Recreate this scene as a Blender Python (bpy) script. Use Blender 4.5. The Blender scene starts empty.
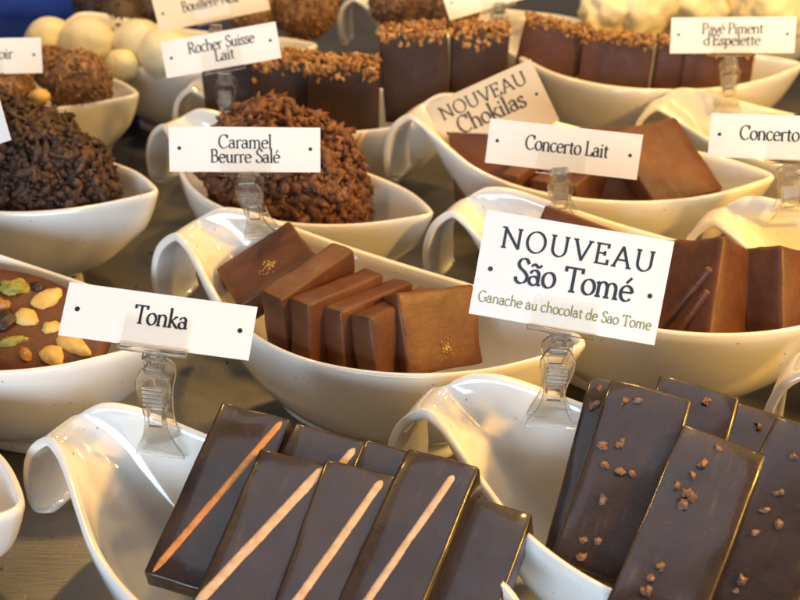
import bpy, bmesh, math, random
from mathutils import Vector, Matrix, Euler, noise

# ------------------------------------------------------------------ camera, light, exposure
scene = bpy.context.scene
col = scene.collection
cam_data = bpy.data.cameras.new('camera')
cam = bpy.data.objects.new('camera', cam_data); col.objects.link(cam)
cam.location = (0, 0, .38)
cam.rotation_euler = (math.radians(90 - 33), 0, 0)
cam_data.sensor_width = 36.0
cam_data.lens = 1050 / 800 * 36.0
cam_data.clip_start = .02; cam_data.clip_end = 50
cam_data.dof.use_dof = True
cam_data.dof.focus_distance = .47
cam_data.dof.aperture_fstop = 13
scene.camera = cam

world = bpy.data.worlds.new('World'); scene.world = world; world.use_nodes = True
bg = world.node_tree.nodes['Background']
bg.inputs[0].default_value = (.72, .83, 1, 1); bg.inputs[1].default_value = .15

def area(name, loc, target, sx, sy, power, color):
    d = bpy.data.lights.new(name, 'AREA'); d.shape = 'RECTANGLE'; d.size = sx; d.size_y = sy
    d.energy = power; d.color = color
    o = bpy.data.objects.new(name, d); col.objects.link(o); o.location = loc
    o.rotation_euler = (Vector(target) - Vector(loc)).to_track_quat('-Z', 'Y').to_euler()
    return o
# warm display-case lamps above the counter, cool shop-window daylight from the front left
area('case_lamp', (.75, .36, .46), (0, .48, .05), .10, .80, 3.8, (1, .56, .12))
for (lx, ly, tx, ty) in ((-.30, .72, -.34, .62), (.20, .74, .16, .64), (.50, .72, .46, .62), (-.10, 1.15, -.14, 1.05), (.34, 1.12, .30, 1.02)):
    area('spot_lamp', (lx, ly, .70), (tx, ty, 0), .05, .05, 2.0, (1, .58, .15))
area('spot_lamp', (.52, .26, .46), (-.06, .35, .06), .06, .06, 4.6, (1, .53, .09))  # extra warm lamp, added to yellow the insides of the front bowls
area('sheen_panel', (.05, .60, 1.30), (.05, .60, 0), .75, .70, 3.3, (.72, .83, 1))  # unseen panel, added to lay a cool sheen on the dark bars
area('window_light', (-.45, -1.10, .46), (0, .5, .08), 1.2, .42, 29, (.66, .82, 1))
scene.view_settings.view_transform = 'Standard'
scene.view_settings.look = 'None'
scene.view_settings.gamma = 1
scene.view_settings.use_curve_mapping = False
scene.view_settings.exposure = -.18

# ------------------------------------------------------------------ helpers
RND = random.Random(7)
def rad(v): return math.radians(v)
def tag(o, label=None, cat=None, group=None, kind=None):
    if label: o['label'] = label
    if cat: o['category'] = cat
    if group: o['group'] = group
    if kind: o['kind'] = kind
    return o
def link(name, data, parent=None):
    o = bpy.data.objects.new(name, data); col.objects.link(o)
    if parent: o.parent = parent
    return o
def new_mesh(name, verts, faces, mat=None, smooth=True):
    me = bpy.data.meshes.new(name); me.from_pydata(verts, [], faces); me.update()
    if mat: me.materials.append(mat)
    if smooth: me.polygons.foreach_set('use_smooth', [True] * len(me.polygons))
    return me
def bake(me, mods, smooth=True):
    """apply a list of (type, settings) modifiers to a mesh and return the result"""
    o = bpy.data.objects.new('tmp', me); col.objects.link(o)
    for t, kw in mods:
        m = o.modifiers.new('m', t)
        for k, v in kw.items(): setattr(m, k, v)
    dg = bpy.context.evaluated_depsgraph_get(); dg.update()
    out = bpy.data.meshes.new_from_object(o.evaluated_get(dg))
    bpy.data.objects.remove(o)
    out.polygons.foreach_set('use_smooth', [smooth] * len(out.polygons))
    return out

# ------------------------------------------------------------------ materials
def material(name):
    m = bpy.data.materials.new(name); m.use_nodes = True
    nt = m.node_tree; return m, nt, nt.nodes, nt.links, nt.nodes['Principled BSDF']
def ramp(N, L, src, stops):
    r = N.new('ShaderNodeValToRGB'); L.new(src, r.inputs[0])
    e = r.color_ramp.elements
    while len(e) < len(stops): e.new(.5)
    for k, (p, c) in enumerate(stops):
        e[k].position = p; e[k].color = c if len(c) == 4 else (*c, 1)
    return r
def noise_tex(N, L, vec, scale, detail=4, rough=.55):
    t = N.new('ShaderNodeTexNoise'); t.inputs['Scale'].default_value = scale
    t.inputs['Detail'].default_value = detail; t.inputs['Roughness'].default_value = rough
    if vec: L.new(vec, t.inputs['Vector'])
    return t

def mat_porcelain():
    m, nt, N, L, b = material('porcelain')
    tc = N.new('ShaderNodeTexCoord')
    n = noise_tex(N, L, tc.outputs['Object'], 40, 3)
    r = ramp(N, L, n.outputs[0], [(.3, (.80, .775, .72)), (.7, (.85, .83, .785))])
    # cocoa crumbs and smears left on the glaze
    n2 = noise_tex(N, L, tc.outputs['Object'], 420, 2)
    r2 = ramp(N, L, n2.outputs[0], [(.735, (0, 0, 0)), (.765, (1, 1, 1))])
    mix = N.new('ShaderNodeMix'); mix.data_type = 'RGBA'
    L.new(r2.outputs[0], mix.inputs[0]); L.new(r.outputs[0], mix.inputs[6]); mix.inputs[7].default_value = (.16, .08, .04, 1)
    L.new(mix.outputs[2], b.inputs['Base Color'])
    b.inputs['Roughness'].default_value = .10
    b.inputs['Coat Weight'].default_value = .6; b.inputs['Coat Roughness'].default_value = .04
    n3 = noise_tex(N, L, tc.outputs['Object'], 55, 2)
    bp = N.new('ShaderNodeBump'); bp.inputs['Strength'].default_value = .06; bp.inputs['Distance'].default_value = .002
    L.new(n3.outputs[0], bp.inputs['Height']); L.new(bp.outputs[0], b.inputs['Normal'])
    return m
def mat_counter():
    m, nt, N, L, b = material('worn_steel')
    tc = N.new('ShaderNodeTexCoord')
    big = noise_tex(N, L, tc.outputs['Object'], 7, 5)
    base = ramp(N, L, big.outputs[0], [(.3, (.125, .119, .110)), (.7, (.24, .23, .214))])
    mp = N.new('ShaderNodeMapping'); mp.inputs['Scale'].default_value = (60, 700, 1); mp.inputs['Rotation'].default_value = (0, 0, .5)
    L.new(tc.outputs['Object'], mp.inputs[0])
    br = noise_tex(N, L, mp.outputs[0], 1, 4, .7)
    mp2 = N.new('ShaderNodeMapping'); mp2.inputs['Scale'].default_value = (900, 90, 1); mp2.inputs['Rotation'].default_value = (0, 0, -.35)
    L.new(tc.outputs['Object'], mp2.inputs[0])
    sc = noise_tex(N, L, mp2.outputs[0], 1, 2, .6)
    scr = ramp(N, L, sc.outputs[0], [(.63, (0, 0, 0)), (.74, (1, 1, 1))])
    mix = N.new('ShaderNodeMix'); mix.data_type = 'RGBA'
    fac = N.new('ShaderNodeMath'); fac.operation = 'MULTIPLY'; fac.inputs[1].default_value = .4
    L.new(scr.outputs[0], fac.inputs[0]); L.new(fac.outputs[0], mix.inputs[0])
    L.new(base.outputs[0], mix.inputs[6]); mix.inputs[7].default_value = (.40, .375, .34, 1)
    spot = noise_tex(N, L, tc.outputs['Object'], 160, 3)
    sr = ramp(N, L, spot.outputs[0], [(.70, (0, 0, 0)), (.76, (.8, .8, .8))])
    mix2 = N.new('ShaderNodeMix'); mix2.data_type = 'RGBA'
    L.new(sr.outputs[0], mix2.inputs[0]); L.new(mix.outputs[2], mix2.inputs[6]); mix2.inputs[7].default_value = (.06, .045, .035, 1)
    L.new(mix2.outputs[2], b.inputs['Base Color'])
    b.inputs['Metallic'].default_value = .75
    rr = ramp(N, L, br.outputs[0], [(.3, (.28, .28, .28)), (.7, (.48, .48, .48))])
    L.new(rr.outputs[0], b.inputs['Roughness'])
    bp = N.new('ShaderNodeBump'); bp.inputs['Strength'].default_value = .25; bp.inputs['Distance'].default_value = .0006
    L.new(br.outputs[0], bp.inputs['Height']); L.new(bp.outputs[0], b.inputs['Normal'])
    return m

def mat_choc(name, c1, c2, rough=.36, bump=.25, bloom=None, coat=.0):
    m, nt, N, L, b = material(name)
    tc = N.new('ShaderNodeTexCoord'); oi = N.new('ShaderNodeObjectInfo')
    ad = N.new('ShaderNodeVectorMath'); ad.operation = 'ADD'
    sc = N.new('ShaderNodeVectorMath'); sc.operation = 'SCALE'; sc.inputs[0].default_value = (3, 5, 7)
    L.new(oi.outputs['Random'], sc.inputs['Scale']); L.new(tc.outputs['Object'], ad.inputs[0]); L.new(sc.outputs[0], ad.inputs[1])
    v = ad.outputs[0]
    n = noise_tex(N, L, v, 60, 5, .6)
    r = ramp(N, L, n.outputs[0], [(.32, c1), (.68, c2)])
    last = r.outputs[0]
    # fine paler specks and scuffs on the surface
    n2 = noise_tex(N, L, v, 520, 3, .6)
    r2 = ramp(N, L, n2.outputs[0], [(.66, (0, 0, 0)), (.80, (.55, .55, .55))])
    mix = N.new('ShaderNodeMix'); mix.data_type = 'RGBA'
    L.new(r2.outputs[0], mix.inputs[0]); L.new(last, mix.inputs[6])
    mix.inputs[7].default_value = (*(bloom or [min(1, x*2.2) for x in c2]), 1); last = mix.outputs[2]
    mpg = N.new('ShaderNodeMapping'); mpg.inputs['Scale'].default_value = (260, 260, 45); mpg.inputs['Rotation'].default_value = (0, .7, 0); L.new(v, mpg.inputs[0])
    n6 = noise_tex(N, L, mpg.outputs[0], 1, 3, .6); n7 = noise_tex(N, L, v, 45, 3, .6)
    r6 = ramp(N, L, n6.outputs[0], [(.56, (0, 0, 0)), (.72, (1, 1, 1))]); r7 = ramp(N, L, n7.outputs[0], [(.48, (0, 0, 0)), (.68, (.38, .38, .38))])
    pr = N.new('ShaderNodeMath'); pr.operation = 'MULTIPLY'; L.new(r6.outputs[0], pr.inputs[0]); L.new(r7.outputs[0], pr.inputs[1])
    mixb = N.new('ShaderNodeMix'); mixb.data_type = 'RGBA'; L.new(pr.outputs[0], mixb.inputs[0]); L.new(last, mixb.inputs[6])
    mixb.inputs[7].default_value = (*(bloom or [min(1, x*2.0) for x in c2]), 1); last = mixb.outputs[2]
    L.new(last, b.inputs['Base Color'])
    n3 = noise_tex(N, L, v, 130, 3)
    rr = ramp(N, L, n3.outputs[0], [(.3, (rough-.07,)*3), (.7, (rough+.1,)*3)])
    L.new(rr.outputs[0], b.inputs['Roughness'])
    b.inputs['Specular IOR Level'].default_value = .38; b.inputs['Coat Weight'].default_value = coat; b.inputs['Coat Roughness'].default_value = .10
    n4 = noise_tex(N, L, v, 900, 3, .6)
    n5 = noise_tex(N, L, v, 170, 4, .6)
    mx = N.new('ShaderNodeMath'); mx.operation = 'MULTIPLY_ADD'; mx.inputs[1].default_value = 2.5
    L.new(n5.outputs[0], mx.inputs[0]); L.new(n4.outputs[0], mx.inputs[2])
    bp = N.new('ShaderNodeBump'); bp.inputs['Strength'].default_value = bump; bp.inputs['Distance'].default_value = .0004
    L.new(mx.outputs[0], bp.inputs['Height']); L.new(bp.outputs[0], b.inputs['Normal'])
    return m
def mat_bits(name, stops, rough=.5, scale=140, bump=.3):
    """colour changes from crumb to crumb, through a low-frequency noise in object space"""
    m, nt, N, L, b = material(name)
    tc = N.new('ShaderNodeTexCoord')
    n = noise_tex(N, L, tc.outputs['Object'], scale, 2, .5)
    r = ramp(N, L, n.outputs[0], stops); L.new(r.outputs[0], b.inputs['Base Color'])
    b.inputs['Roughness'].default_value = rough
    n4 = noise_tex(N, L, tc.outputs['Object'], 1200, 3, .6)
    bp = N.new('ShaderNodeBump'); bp.inputs['Strength'].default_value = bump; bp.inputs['Distance'].default_value = .0005
    L.new(n4.outputs[0], bp.inputs['Height']); L.new(bp.outputs[0], b.inputs['Normal'])
    return m
def mat_plain(name, c, rough=.6, noise_amt=.04, scale=300):
    m, nt, N, L, b = material(name)
    tc = N.new('ShaderNodeTexCoord')
    n = noise_tex(N, L, tc.outputs['Object'], scale, 4)
    r = ramp(N, L, n.outputs[0], [(.3, [max(0, x-noise_amt*x) for x in c]), (.7, [min(1, x+noise_amt*x) for x in c])])
    L.new(r.outputs[0], b.inputs['Base Color']); b.inputs['Roughness'].default_value = rough
    return m
def mat_clear(name, ior, share):
    m, nt, N, L, b = material(name)
    N.remove(b); out = N['Material Output']
    tr = N.new('ShaderNodeBsdfTransparent'); tr.inputs[0].default_value = (.985, .98, .965, 1)
    gl = N.new('ShaderNodeBsdfGlass'); gl.inputs['IOR'].default_value = ior; gl.inputs['Roughness'].default_value = .02
    gl.inputs[0].default_value = (.985, .98, .96, 1)
    m1 = N.new('ShaderNodeMixShader'); m1.inputs[0].default_value = share; L.new(tr.outputs[0], m1.inputs[1]); L.new(gl.outputs[0], m1.inputs[2])
    L.new(m1.outputs[0], out.inputs[0])
    return m
M = {}
M['porcelain'] = mat_porcelain()
M['counter'] = mat_counter()
M['milk'] = mat_choc('milk_chocolate', (.080, .0275, .0130), (.125, .044, .0205), .42, .22)
M['milk_red'] = mat_choc('reddish_milk_chocolate', (.080, .027, .012), (.110, .040, .018), .5, .22)
M['dark'] = mat_choc('dark_chocolate', (.020, .0105, .008), (.034, .018, .0135), .33, .14, (.13, .085, .065), coat=.45)
M['dark_matt'] = mat_choc('matt_dark_chocolate', (.036, .017, .011), (.052, .025, .017), .6, .2)
M['orange'] = mat_bits('orange_stripe', [(.3, (.46, .17, .05)), (.7, (.62, .28, .09))], .45, 300)
M['tan'] = mat_bits('tan_stripe', [(.3, (.52, .33, .20)), (.7, (.68, .48, .33))], .45, 300)
M['nib'] = mat_bits('cocoa_nib', [(.3, (.035, .014, .009)), (.5, (.11, .048, .026)), (.75, (.30, .16, .085))], .5, 260)
M['gold'] = mat_bits('gold_sprinkle', [(.35, (.10, .04, .01)), (.5, (.45, .24, .05)), (.7, (.80, .58, .22))], .35, 900)
M['flake_brown'] = mat_bits('brown_flakes', [(.3, (.065, .021, .008)), (.5, (.150, .055, .020)), (.72, (.27, .12, .05))], .58, 200)
M['flake_dark'] = mat_bits('dark_flakes', [(.3, (.018, .009, .006)), (.5, (.045, .021, .013)), (.72, (.13, .060, .034))], .58, 220)
M['crumble'] = mat_bits('nut_crumble', [(.3, (.14, .05, .015)), (.5, (.36, .17, .05)), (.72, (.58, .36, .13))], .5, 160)
M['crumb_coat'] = mat_bits('crumb_coating', [(.3, (.10, .045, .018)), (.5, (.22, .11, .05)), (.72, (.38, .22, .11))], .7, 220)
M['truffle_dark'] = mat_bits('dark_truffle', [(.3, (.03, .016, .010)), (.6, (.06, .035, .02))], .5, 160)
M['white_choc'] = mat_choc('white_chocolate', (.74, .66, .42), (.82, .75, .52), .42, .3, (.86, .80, .60))
M['card'] = mat_plain('white_card', (.80, .80, .80), .55, .02, 500)
M['card_cream'] = mat_plain('cream_card', (.84, .70, .48), .55, .02, 500)
M['ink'] = mat_plain('black_ink', (.012, .012, .013), .5)
M['ink_grey'] = mat_plain('brown_ink', (.06, .035, .02), .5)
M['ink_green'] = mat_plain('olive_ink', (.24, .21, .012), .5)
M['clear'] = mat_clear('clear_plastic', 1.47, .85)
M['clear_thin'] = mat_clear('thin_clear_plastic', 1.47, .18)
M['almond'] = mat_bits('almond', [(.3, (.60, .36, .08)), (.7, (.78, .56, .20))], .55, 120)
M['pistachio'] = mat_bits('pistachio', [(.3, (.20, .19, .03)), (.55, (.36, .33, .06)), (.8, (.22, .10, .03))], .55, 250)
M['raisin'] = mat_bits('raisin', [(.3, (.02, .01, .008)), (.7, (.06, .025, .015))], .4, 300)
M['fruit'] = mat_bits('candied_fruit', [(.3, (.30, .11, .02)), (.7, (.48, .22, .04))], .4, 300)
M['blue'] = mat_plain('blue_card', (.012, .045, .30), .6, .25, 25)

# ------------------------------------------------------------------ the counter
bm = bmesh.new(); bmesh.ops.create_grid(bm, x_segments=1, y_segments=1, size=1.6)
me = bpy.data.meshes.new('counter'); bm.to_mesh(me); bm.free(); me.materials.append(M['counter'])
counter = link('counter', me); counter.location = (0, .9, 0); tag(counter, kind='structure')

# ------------------------------------------------------------------ porcelain bowls
BOWL_ROWS = [  # front rim, bottom line, back rim (u, v, z), from the tip of the curled lip to the prow
 ((-.109,-.015,.035),(-.110,-.004,.0315),(-.108,.009,.036)),
 ((-.1135,-.0200,.0368),(-.1140,-.004,.0345),(-.111,.0118,.0385)),
 ((-.116,-.0215,.043),(-.1165,-.004,.042),(-.113,.013,.045)),
 ((-.118,-.0195,.058),(-.117,-.004,.058),(-.114,.012,.060)),
 ((-.114,-.016,.074),(-.113,-.003,.0735),(-.1105,.010,.075)),
 ((-.103,-.0125,.0835),(-.102,-.003,.0825),(-.101,.0065,.0835)),
 ((-.092,-.0145,.0815),(-.091,-.004,.077),(-.0965,.0075,.0868)),
 ((-.080,-.022,.0785),(-.077,-.008,.065),(-.0885,.0115,.0905)),
 ((-.064,-.034,.076),(-.060,-.013,.044),(-.0735,.0165,.0895)),
 ((-.042,-.049,.0735),(-.038,-.019,.024),(-.048,.021,.0835)),
 ((-.010,-.062,.0735),(-.006,-.022,.0115),(-.016,.025,.0775)),
 ((.025,-.065,.0745),(.026,-.022,.0095),(.022,.029,.0725)),
 ((.062,-.054,.0745),(.058,-.018,.0125),(.060,.028,.0715)),
 ((.095,-.033,.0755),(.085,-.010,.026),(.094,.0195,.0735)),
 ((.125,0,.077),(.109,-.003,.050),(.125,0,.077)),
]
def catmull(pts, n):
    out = []
    for i in range(len(pts) - 1):
        p0 = Vector(pts[max(i-1, 0)]); p1 = Vector(pts[i]); p2 = Vector(pts[i+1]); p3 = Vector(pts[min(i+2, len(pts)-1)])
        for k in range(n):
            t = k / n
            out.append(.5 * ((2*p1) + (p2-p0)*t + (2*p0-5*p1+4*p2-p3)*t*t + (3*p1-p0-3*p2+p3)*t**3))
    out.append(Vector(pts[-1])); return out
BF, BP, BK = (catmull([r[i] for r in BOWL_ROWS], 4) for i in range(3))
def section(P, X, q):                       # q 0 (bottom line) .. 1 (rim)
    d = X - P; th = q * math.radians(80)
    h = (math.sin(th) / math.sin(math.radians(80))) ** .88; w = ((1 - math.cos(th)) / (1 - math.cos(math.radians(80)))) ** 1.15
    return Vector((P.x + d.x*(.35*h + .65*w), P.y + d.y*h, P.z + d.z*w))
def bowl_mesh():
    nq = 9; verts = []; faces = []
    n = len(BF)
    for i in range(n):
        for k in range(-nq, nq + 1):
            verts.append(section(BP[i], BF[i] if k < 0 else BK[i], abs(k) / nq))
    W = 2*nq + 1
    for i in range(n-1):
        for k in range(W-1):
            faces.append((i*W+k, (i+1)*W+k, (i+1)*W+k+1, i*W+k+1))
    me = new_mesh('bowl_inner', verts, faces)
    bm = bmesh.new(); bm.from_mesh(me); bmesh.ops.remove_doubles(bm, verts=bm.verts, dist=.0004)
    bmesh.ops.recalc_face_normals(bm, faces=bm.faces)
    up = sum((f.normal.z * f.calc_area() for f in bm.faces if abs(f.calc_center_median().x) < .05))
    if up < 0: bmesh.ops.reverse_faces(bm, faces=bm.faces)
    bm.to_mesh(me); bm.free()
    me = bake(me, [('SOLIDIFY', dict(thickness=.0046, offset=-1, use_even_offset=False, use_rim=True)),
                   ('SUBSURF', dict(levels=1, render_levels=1))])
    # foot ring
    bm = bmesh.new(); bm.from_mesh(me)
    K = 48; prof = [(1.0, 0.0), (1.04, .0012), (1.03, .008), (.9, .008), (.9, 0.0)]
    rings = []
    for (f_, z) in prof:
        rings.append([bm.verts.new((.018 + .050*f_*math.cos(2*math.pi*j/K), -.021 + .0175*f_*math.sin(2*math.pi*j/K), z)) for j in range(K)])
    for a in range(len(prof)):
        b_ = (a+1) % len(prof)
        for j in range(K):
            bm.faces.new((rings[a][j], rings[a][(j+1) % K], rings[b_][(j+1) % K], rings[b_][j]))
    bm.to_mesh(me); bm.free()
    me.polygons.foreach_set('use_smooth', [True]*len(me.polygons))
    me.materials.clear(); me.materials.append(M['porcelain']); me.name = 'bowl'
    return me
BOWL = bowl_mesh()
BOWLS = {}
BG = 'white porcelain bowls on the counter'
def bowl(key, x, y, yaw, s, label):
    o = link('porcelain_bowl', BOWL); o.location = (x, y, 0); o.rotation_euler = (0, 0, rad(yaw)); o.scale = (s, s, s)
    tag(o, label, 'bowl', BG); BOWLS[key] = o
    return o
bowl('A', -.0618, .3191, -27.1, .953, 'white bowl with curled lip holding the dark bars with tan and orange stripes')
bowl('B', -.0259, .4840, -26.9, 1.048, 'white bowl with curled lip holding the leaning row of milk chocolate slabs')
bowl('C', .1103, .3312, -26, 1.02, 'white bowl with curled lip holding dark bars sprinkled with cocoa nibs')
bowl('D', -.2347, .4861, -26, 1.02, 'white bowl holding the chocolate disc studded with nuts and raisins')
bowl('E', .1305, .5179, -26, 1.02, 'white bowl holding thick milk chocolate slabs with diagonal ridges')
bowl('F', .1135, .6564, -22.2, 1.078, 'white bowl holding smooth brown slabs behind the Concerto Lait card')
bowl('G', -.0795, .6409, -35.7, .97, 'white bowl heaped with reddish brown chocolate flakes')
bowl('H', -.0641, .7665, -5.3, .943, 'white bowl holding tall dark bars topped with nut crumble')
bowl('I', -.2689, .6482, -26, 1.02, 'white bowl heaped with very dark chocolate flakes')
bowl('J', -.3148, .8093, -26, 1.02, 'white bowl holding rough brown crumb-coated truffles')
bowl('K', -.1950, .8850, -8, 1.0, 'white bowl holding smooth pale yellow truffles behind the crumb-coated ones')
bowl('L', .1827, .8303, -12.7, 1.113, 'white bowl holding reddish milk chocolate bars topped with crumble')
bowl('N', .2831, .5057, -26, 1.02, 'white bowl carrying the clip of the card that reads Concerto alone')
bowl('O', -.2697, .3682, -26, 1.02, 'empty-looking white bowl whose tip points at the curled lip of the striped bars bowl')
bowl('P', .2920, .3606, -26, 1.02, 'white bowl whose curled lip stands beside the cocoa nib bars')
bowl('Q', .2846, .7053, -18.9, .95, 'white bowl carrying the clip of the Pavé Piment card')
bowl('R', .0522, .9745, -15.7, .95, 'white bowl far back holding dark rough truffles')
bowl('S', .3074, 1.0276, -17.3, 1.071, 'white bowl far back holding pale yellow truffles')

# ------------------------------------------------------------------ chocolate shapes
def axis_pts(d, r, n):
    h = d/2
    a = [-h, -h + .12*r, -h + .4*r, -h + r]
    inner = [-h + r + (d - 2*r)*k/n for k in range(1, n)]
    return a + inner + [h - r, h - .4*r, h - .12*r, h]
def rounded_box(dims, r, n=(6, 3, 8), amp=.0004, seed=0, freq=60, taper=0):
    """a box with rounded, slightly wavering edges: one closed mesh"""
    ax = [axis_pts(dims[i], r, n[i]) for i in range(3)]
    idx = {}; verts = []; faces = []
    off = Vector((seed*1.7, seed*2.3, seed*.9))
    def vid(i, j, k):
        key = (i, j, k)
        if key in idx: return idx[key]
        p = Vector((ax[0][i], ax[1][j], ax[2][k]))
        q = Vector([max(-dims[a]/2 + r, min(dims[a]/2 - r, p[a])) for a in range(3)])
        d = p - q
        nrm = d.normalized() if d.length > 1e-9 else Vector((0, 0, 1))
        p = q + nrm * r
        w = noise.noise(p*freq + off)*amp + noise.noise(p*freq*3.1 + off)*amp*.45
        edge = sum(1 for a in range(3) if abs(d[a]) > 1e-7)
        p = p + nrm * w * (1.0 + .8*(edge > 1))
        if taper: 
            t = 1 - taper*(p.y/dims[1])      # narrower at the back or front
            p.x *= t; p.z *= t
        idx[key] = len(verts); verts.append(p); return idx[key]
    L0 = [len(a) for a in ax]
    def quads(fn, A, B, flip):
        for i in range(A-1):
            for j in range(B-1):
                q = [fn(i, j), fn(i+1, j), fn(i+1, j+1), fn(i, j+1)]
                faces.append(q[::-1] if flip else q)
    quads(lambda i, j: vid(i, j, L0[2]-1), L0[0], L0[1], False); quads(lambda i, j: vid(i, j, 0), L0[0], L0[1], True)
    quads(lambda i, j: vid(i, 0, j), L0[0], L0[2], False); quads(lambda i, j: vid(i, L0[1]-1, j), L0[0], L0[2], True)
    quads(lambda i, j: vid(0, i, j), L0[1], L0[2], True); quads(lambda i, j: vid(L0[0]-1, i, j), L0[1], L0[2], False)
    return verts, faces
ICO = None
def ico():
    global ICO
    if ICO is None:
        bm = bmesh.new(); bmesh.ops.create_icosphere(bm, subdivisions=1, radius=1)
        bm.verts.ensure_lookup_table()
        ICO = ([v.co.copy() for v in bm.verts], [[v.index for v in f.verts] for f in bm.faces]); bm.free()
    return ICO
def lump(verts, faces, c, rot, size, rnd, rough=.35, bend=0):
    """add one irregular crumb, flake or nib to a vertex list"""
    vs, fs = ico(); base = len(verts); off = Vector((rnd.uniform(0, 99), rnd.uniform(0, 99), rnd.uniform(0, 99)))
    for v in vs:
        k = 1 + rough*noise.noise(v*1.6 + off)
        p = Vector((v.x*size[0]*k, v.y*size[1]*k, v.z*size[2]*k))
        if bend: p.z += bend*(p.x/size[0])**2*size[0]
        verts.append(Vector(c) + rot @ p)
    for f in fs: faces.append([base+i for i in f])
def rand_rot(rnd):
    return Euler((rnd.uniform(0, 6.28), rnd.uniform(0, 6.28), rnd.uniform(0, 6.28))).to_matrix()
def to_world(bkey, u, v, z):
    o = BOWLS[bkey]; s = o.scale[0]; a = o.rotation_euler.z
    return Vector((o.location.x + s*(math.cos(a)*u - math.sin(a)*v), o.location.y + s*(math.sin(a)*u + math.cos(a)*v), s*z))

# ------------------------------------------------------------------ chocolate bars and slabs: place, turn, size
POSE = {
  'A1': ((-0.0733,0.3188,0.0752),(-71.2,6.9,-14.8),(0.0320,0.0120,0.0819)),
  'A2': ((-0.0541,0.2917,0.0749),(-75.9,6.1,-14.8),(0.0313,0.0120,0.0809)),
  'A3': ((-0.0429,0.3053,0.0715),(-66.2,5.1,-18.7),(0.0319,0.0120,0.0850)),
  'A4': ((-.0259,.2855,.0742),(-75.6,5.9,-13.2),(.0311,.0120,.0809)),
  'A5': ((-0.0136,0.2972,0.0702),(-67.8,2.4,-20.2),(0.0311,0.0120,0.0849)),
  'A6': ((.0037,.2895,.0745),(-73,0,-23),(.0318,.0200,.0800)),
  'A7': ((0.0254,0.2779,0.0613),(-73,0,-23),(.0300,.0160,.0804)),
  'C1': ((0.0869,0.3337,0.0743),(-63.1,0.3,-20.6),(0.0320,0.0120,0.0852)),
  'C2': ((0.0913,0.3198,0.0830),(-64.1, 2.5, -23.2),(0.0348,0.0120,0.0850)),
  'C3': ((0.1170,0.3375,0.0709),(-62.6, 3.0, -24.3),(0.0357,0.0120,0.0851)),
  'C4': ((0.1114,0.2917,0.0834),(-68.4, 4.1, -28.7),(0.0344,0.0120,0.0836)),
  'C5': ((0.1475,0.3229,0.0672),(-64.0, 2.7, -24.5),(0.0360,0.0120,0.0850)),
  'C6': ((0.1452,0.2918,0.0850),(-63.3, 3.2, -33.9),(0.0348,0.0120,0.0862)),
  'B2': ((-0.0464,0.4620,0.0769),(2.8,-0.8,-38.3),(0.0146,0.0560,0.0441)),
  'B3': ((-0.0319,0.4514,0.0719),(-6.9,-6.1,-41.6),(0.0142,0.0550,0.0440)),
  'B4': ((-0.0152,0.4492,0.0680),(-7.9,-10.1,-41.3),(0.0138,0.0540,0.0439)),
  'B5': ((-0.0001,0.4425,0.0673),(-9.3,-15.0,-38.4),(0.0140,0.0543,0.0439)),
  'B6': ((0.0173,0.4471,0.0711),(-33.2,11.4,30.2),(0.0473,0.0154,0.0418)),
  'B1': ((-0.0723,0.4982,0.0758),(-92.0,-24.2,24.8),(0.0496,0.0140,0.0457)),
  'E1': ((0.1640,0.4792,0.0668),(-35.4, -26.3, -46.8),(0.0421,0.0340,0.0647)),
  'E2': ((0.2081,0.4779,0.0661),(-29.5, -28.6, -43.7),(0.0277,0.0454,0.0587)),
  'E0': ((0.0979,0.5032,0.0773),(-30.0,14.7,-17.1),(0.0547,0.0160,0.0500)),
  'H1': ((-0.087, 0.7376, 0.0776), (-7.9, 0.2, -4.6), (0.043, 0.024, 0.0655)),
  'H2': ((-0.0415, 0.7261, 0.0768), (-8.1, 0.9, -3.8), (0.051, 0.024, 0.0671)),
  'H3': ((0.012, 0.7633, 0.0887), (-8.1, -4.1, -2.4), (0.05, 0.024, 0.067)),
  'H4': ((0.0607,0.7742,0.0853),(-8.0,-0.8,-3.7),(0.0440,0.0240,0.0664)),
  'H0': ((-0.1267,0.7520,0.0845),(-7.9,-1.0,-4.4),(0.0385,0.0240,0.0654)),
  'L1': ((0.1192, 0.8191, 0.0757), (-14.0, 9.2, -10.7), (0.051, 0.022, 0.0637)),
  'L2': ((0.1707, 0.8034, 0.0698), (-14.1, 1.8, -8.6), (0.056, 0.022, 0.065)),
  'L4': ((0.2520,0.8010,0.0611),(-14.1,-0.5,-10.6),(0.0537,0.0220,0.0654)),
  'F3': ((0.1713,0.6221,0.0800),(-62.1,-2.0,24.7),(0.0524,0.0141,0.0620)),
  'F2': ((0.1331,0.6354,0.0731),(-43.8,-7.7,-12.7),(0.0503,0.0140,0.0522)),
  'F1': ((.0623,.6580,.0640),(-46.3,-9.0,-1.6),(.0526,.0160,.0520)),
  'F4': ((.0905,.6330,.0565),(3.3,-9.2,-39.6),(.0145,.0530,.0460)),
  'F5': ((.1097,.6240,.0565),(2.8,-11.8,-41.3),(.0145,.0530,.0460)),
  'F6': ((.1275,.6180,.0565),(2.5,-13.3,-42.2),(.0145,.0530,.0460)),
  'L3': ((0.2319, 0.808, 0.0638), (-14.1, 2.2, -9.1), (0.056, 0.022, 0.065)),
}
POSE['Q1'] = ((.285,.690,.062),(-35,-25,-20),(.046,.014,.046))
POSE['N1'] = ((.262,.478,.088),(-55,-20,-20),(.050,.014,.050))
CHOC = {}
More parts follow.
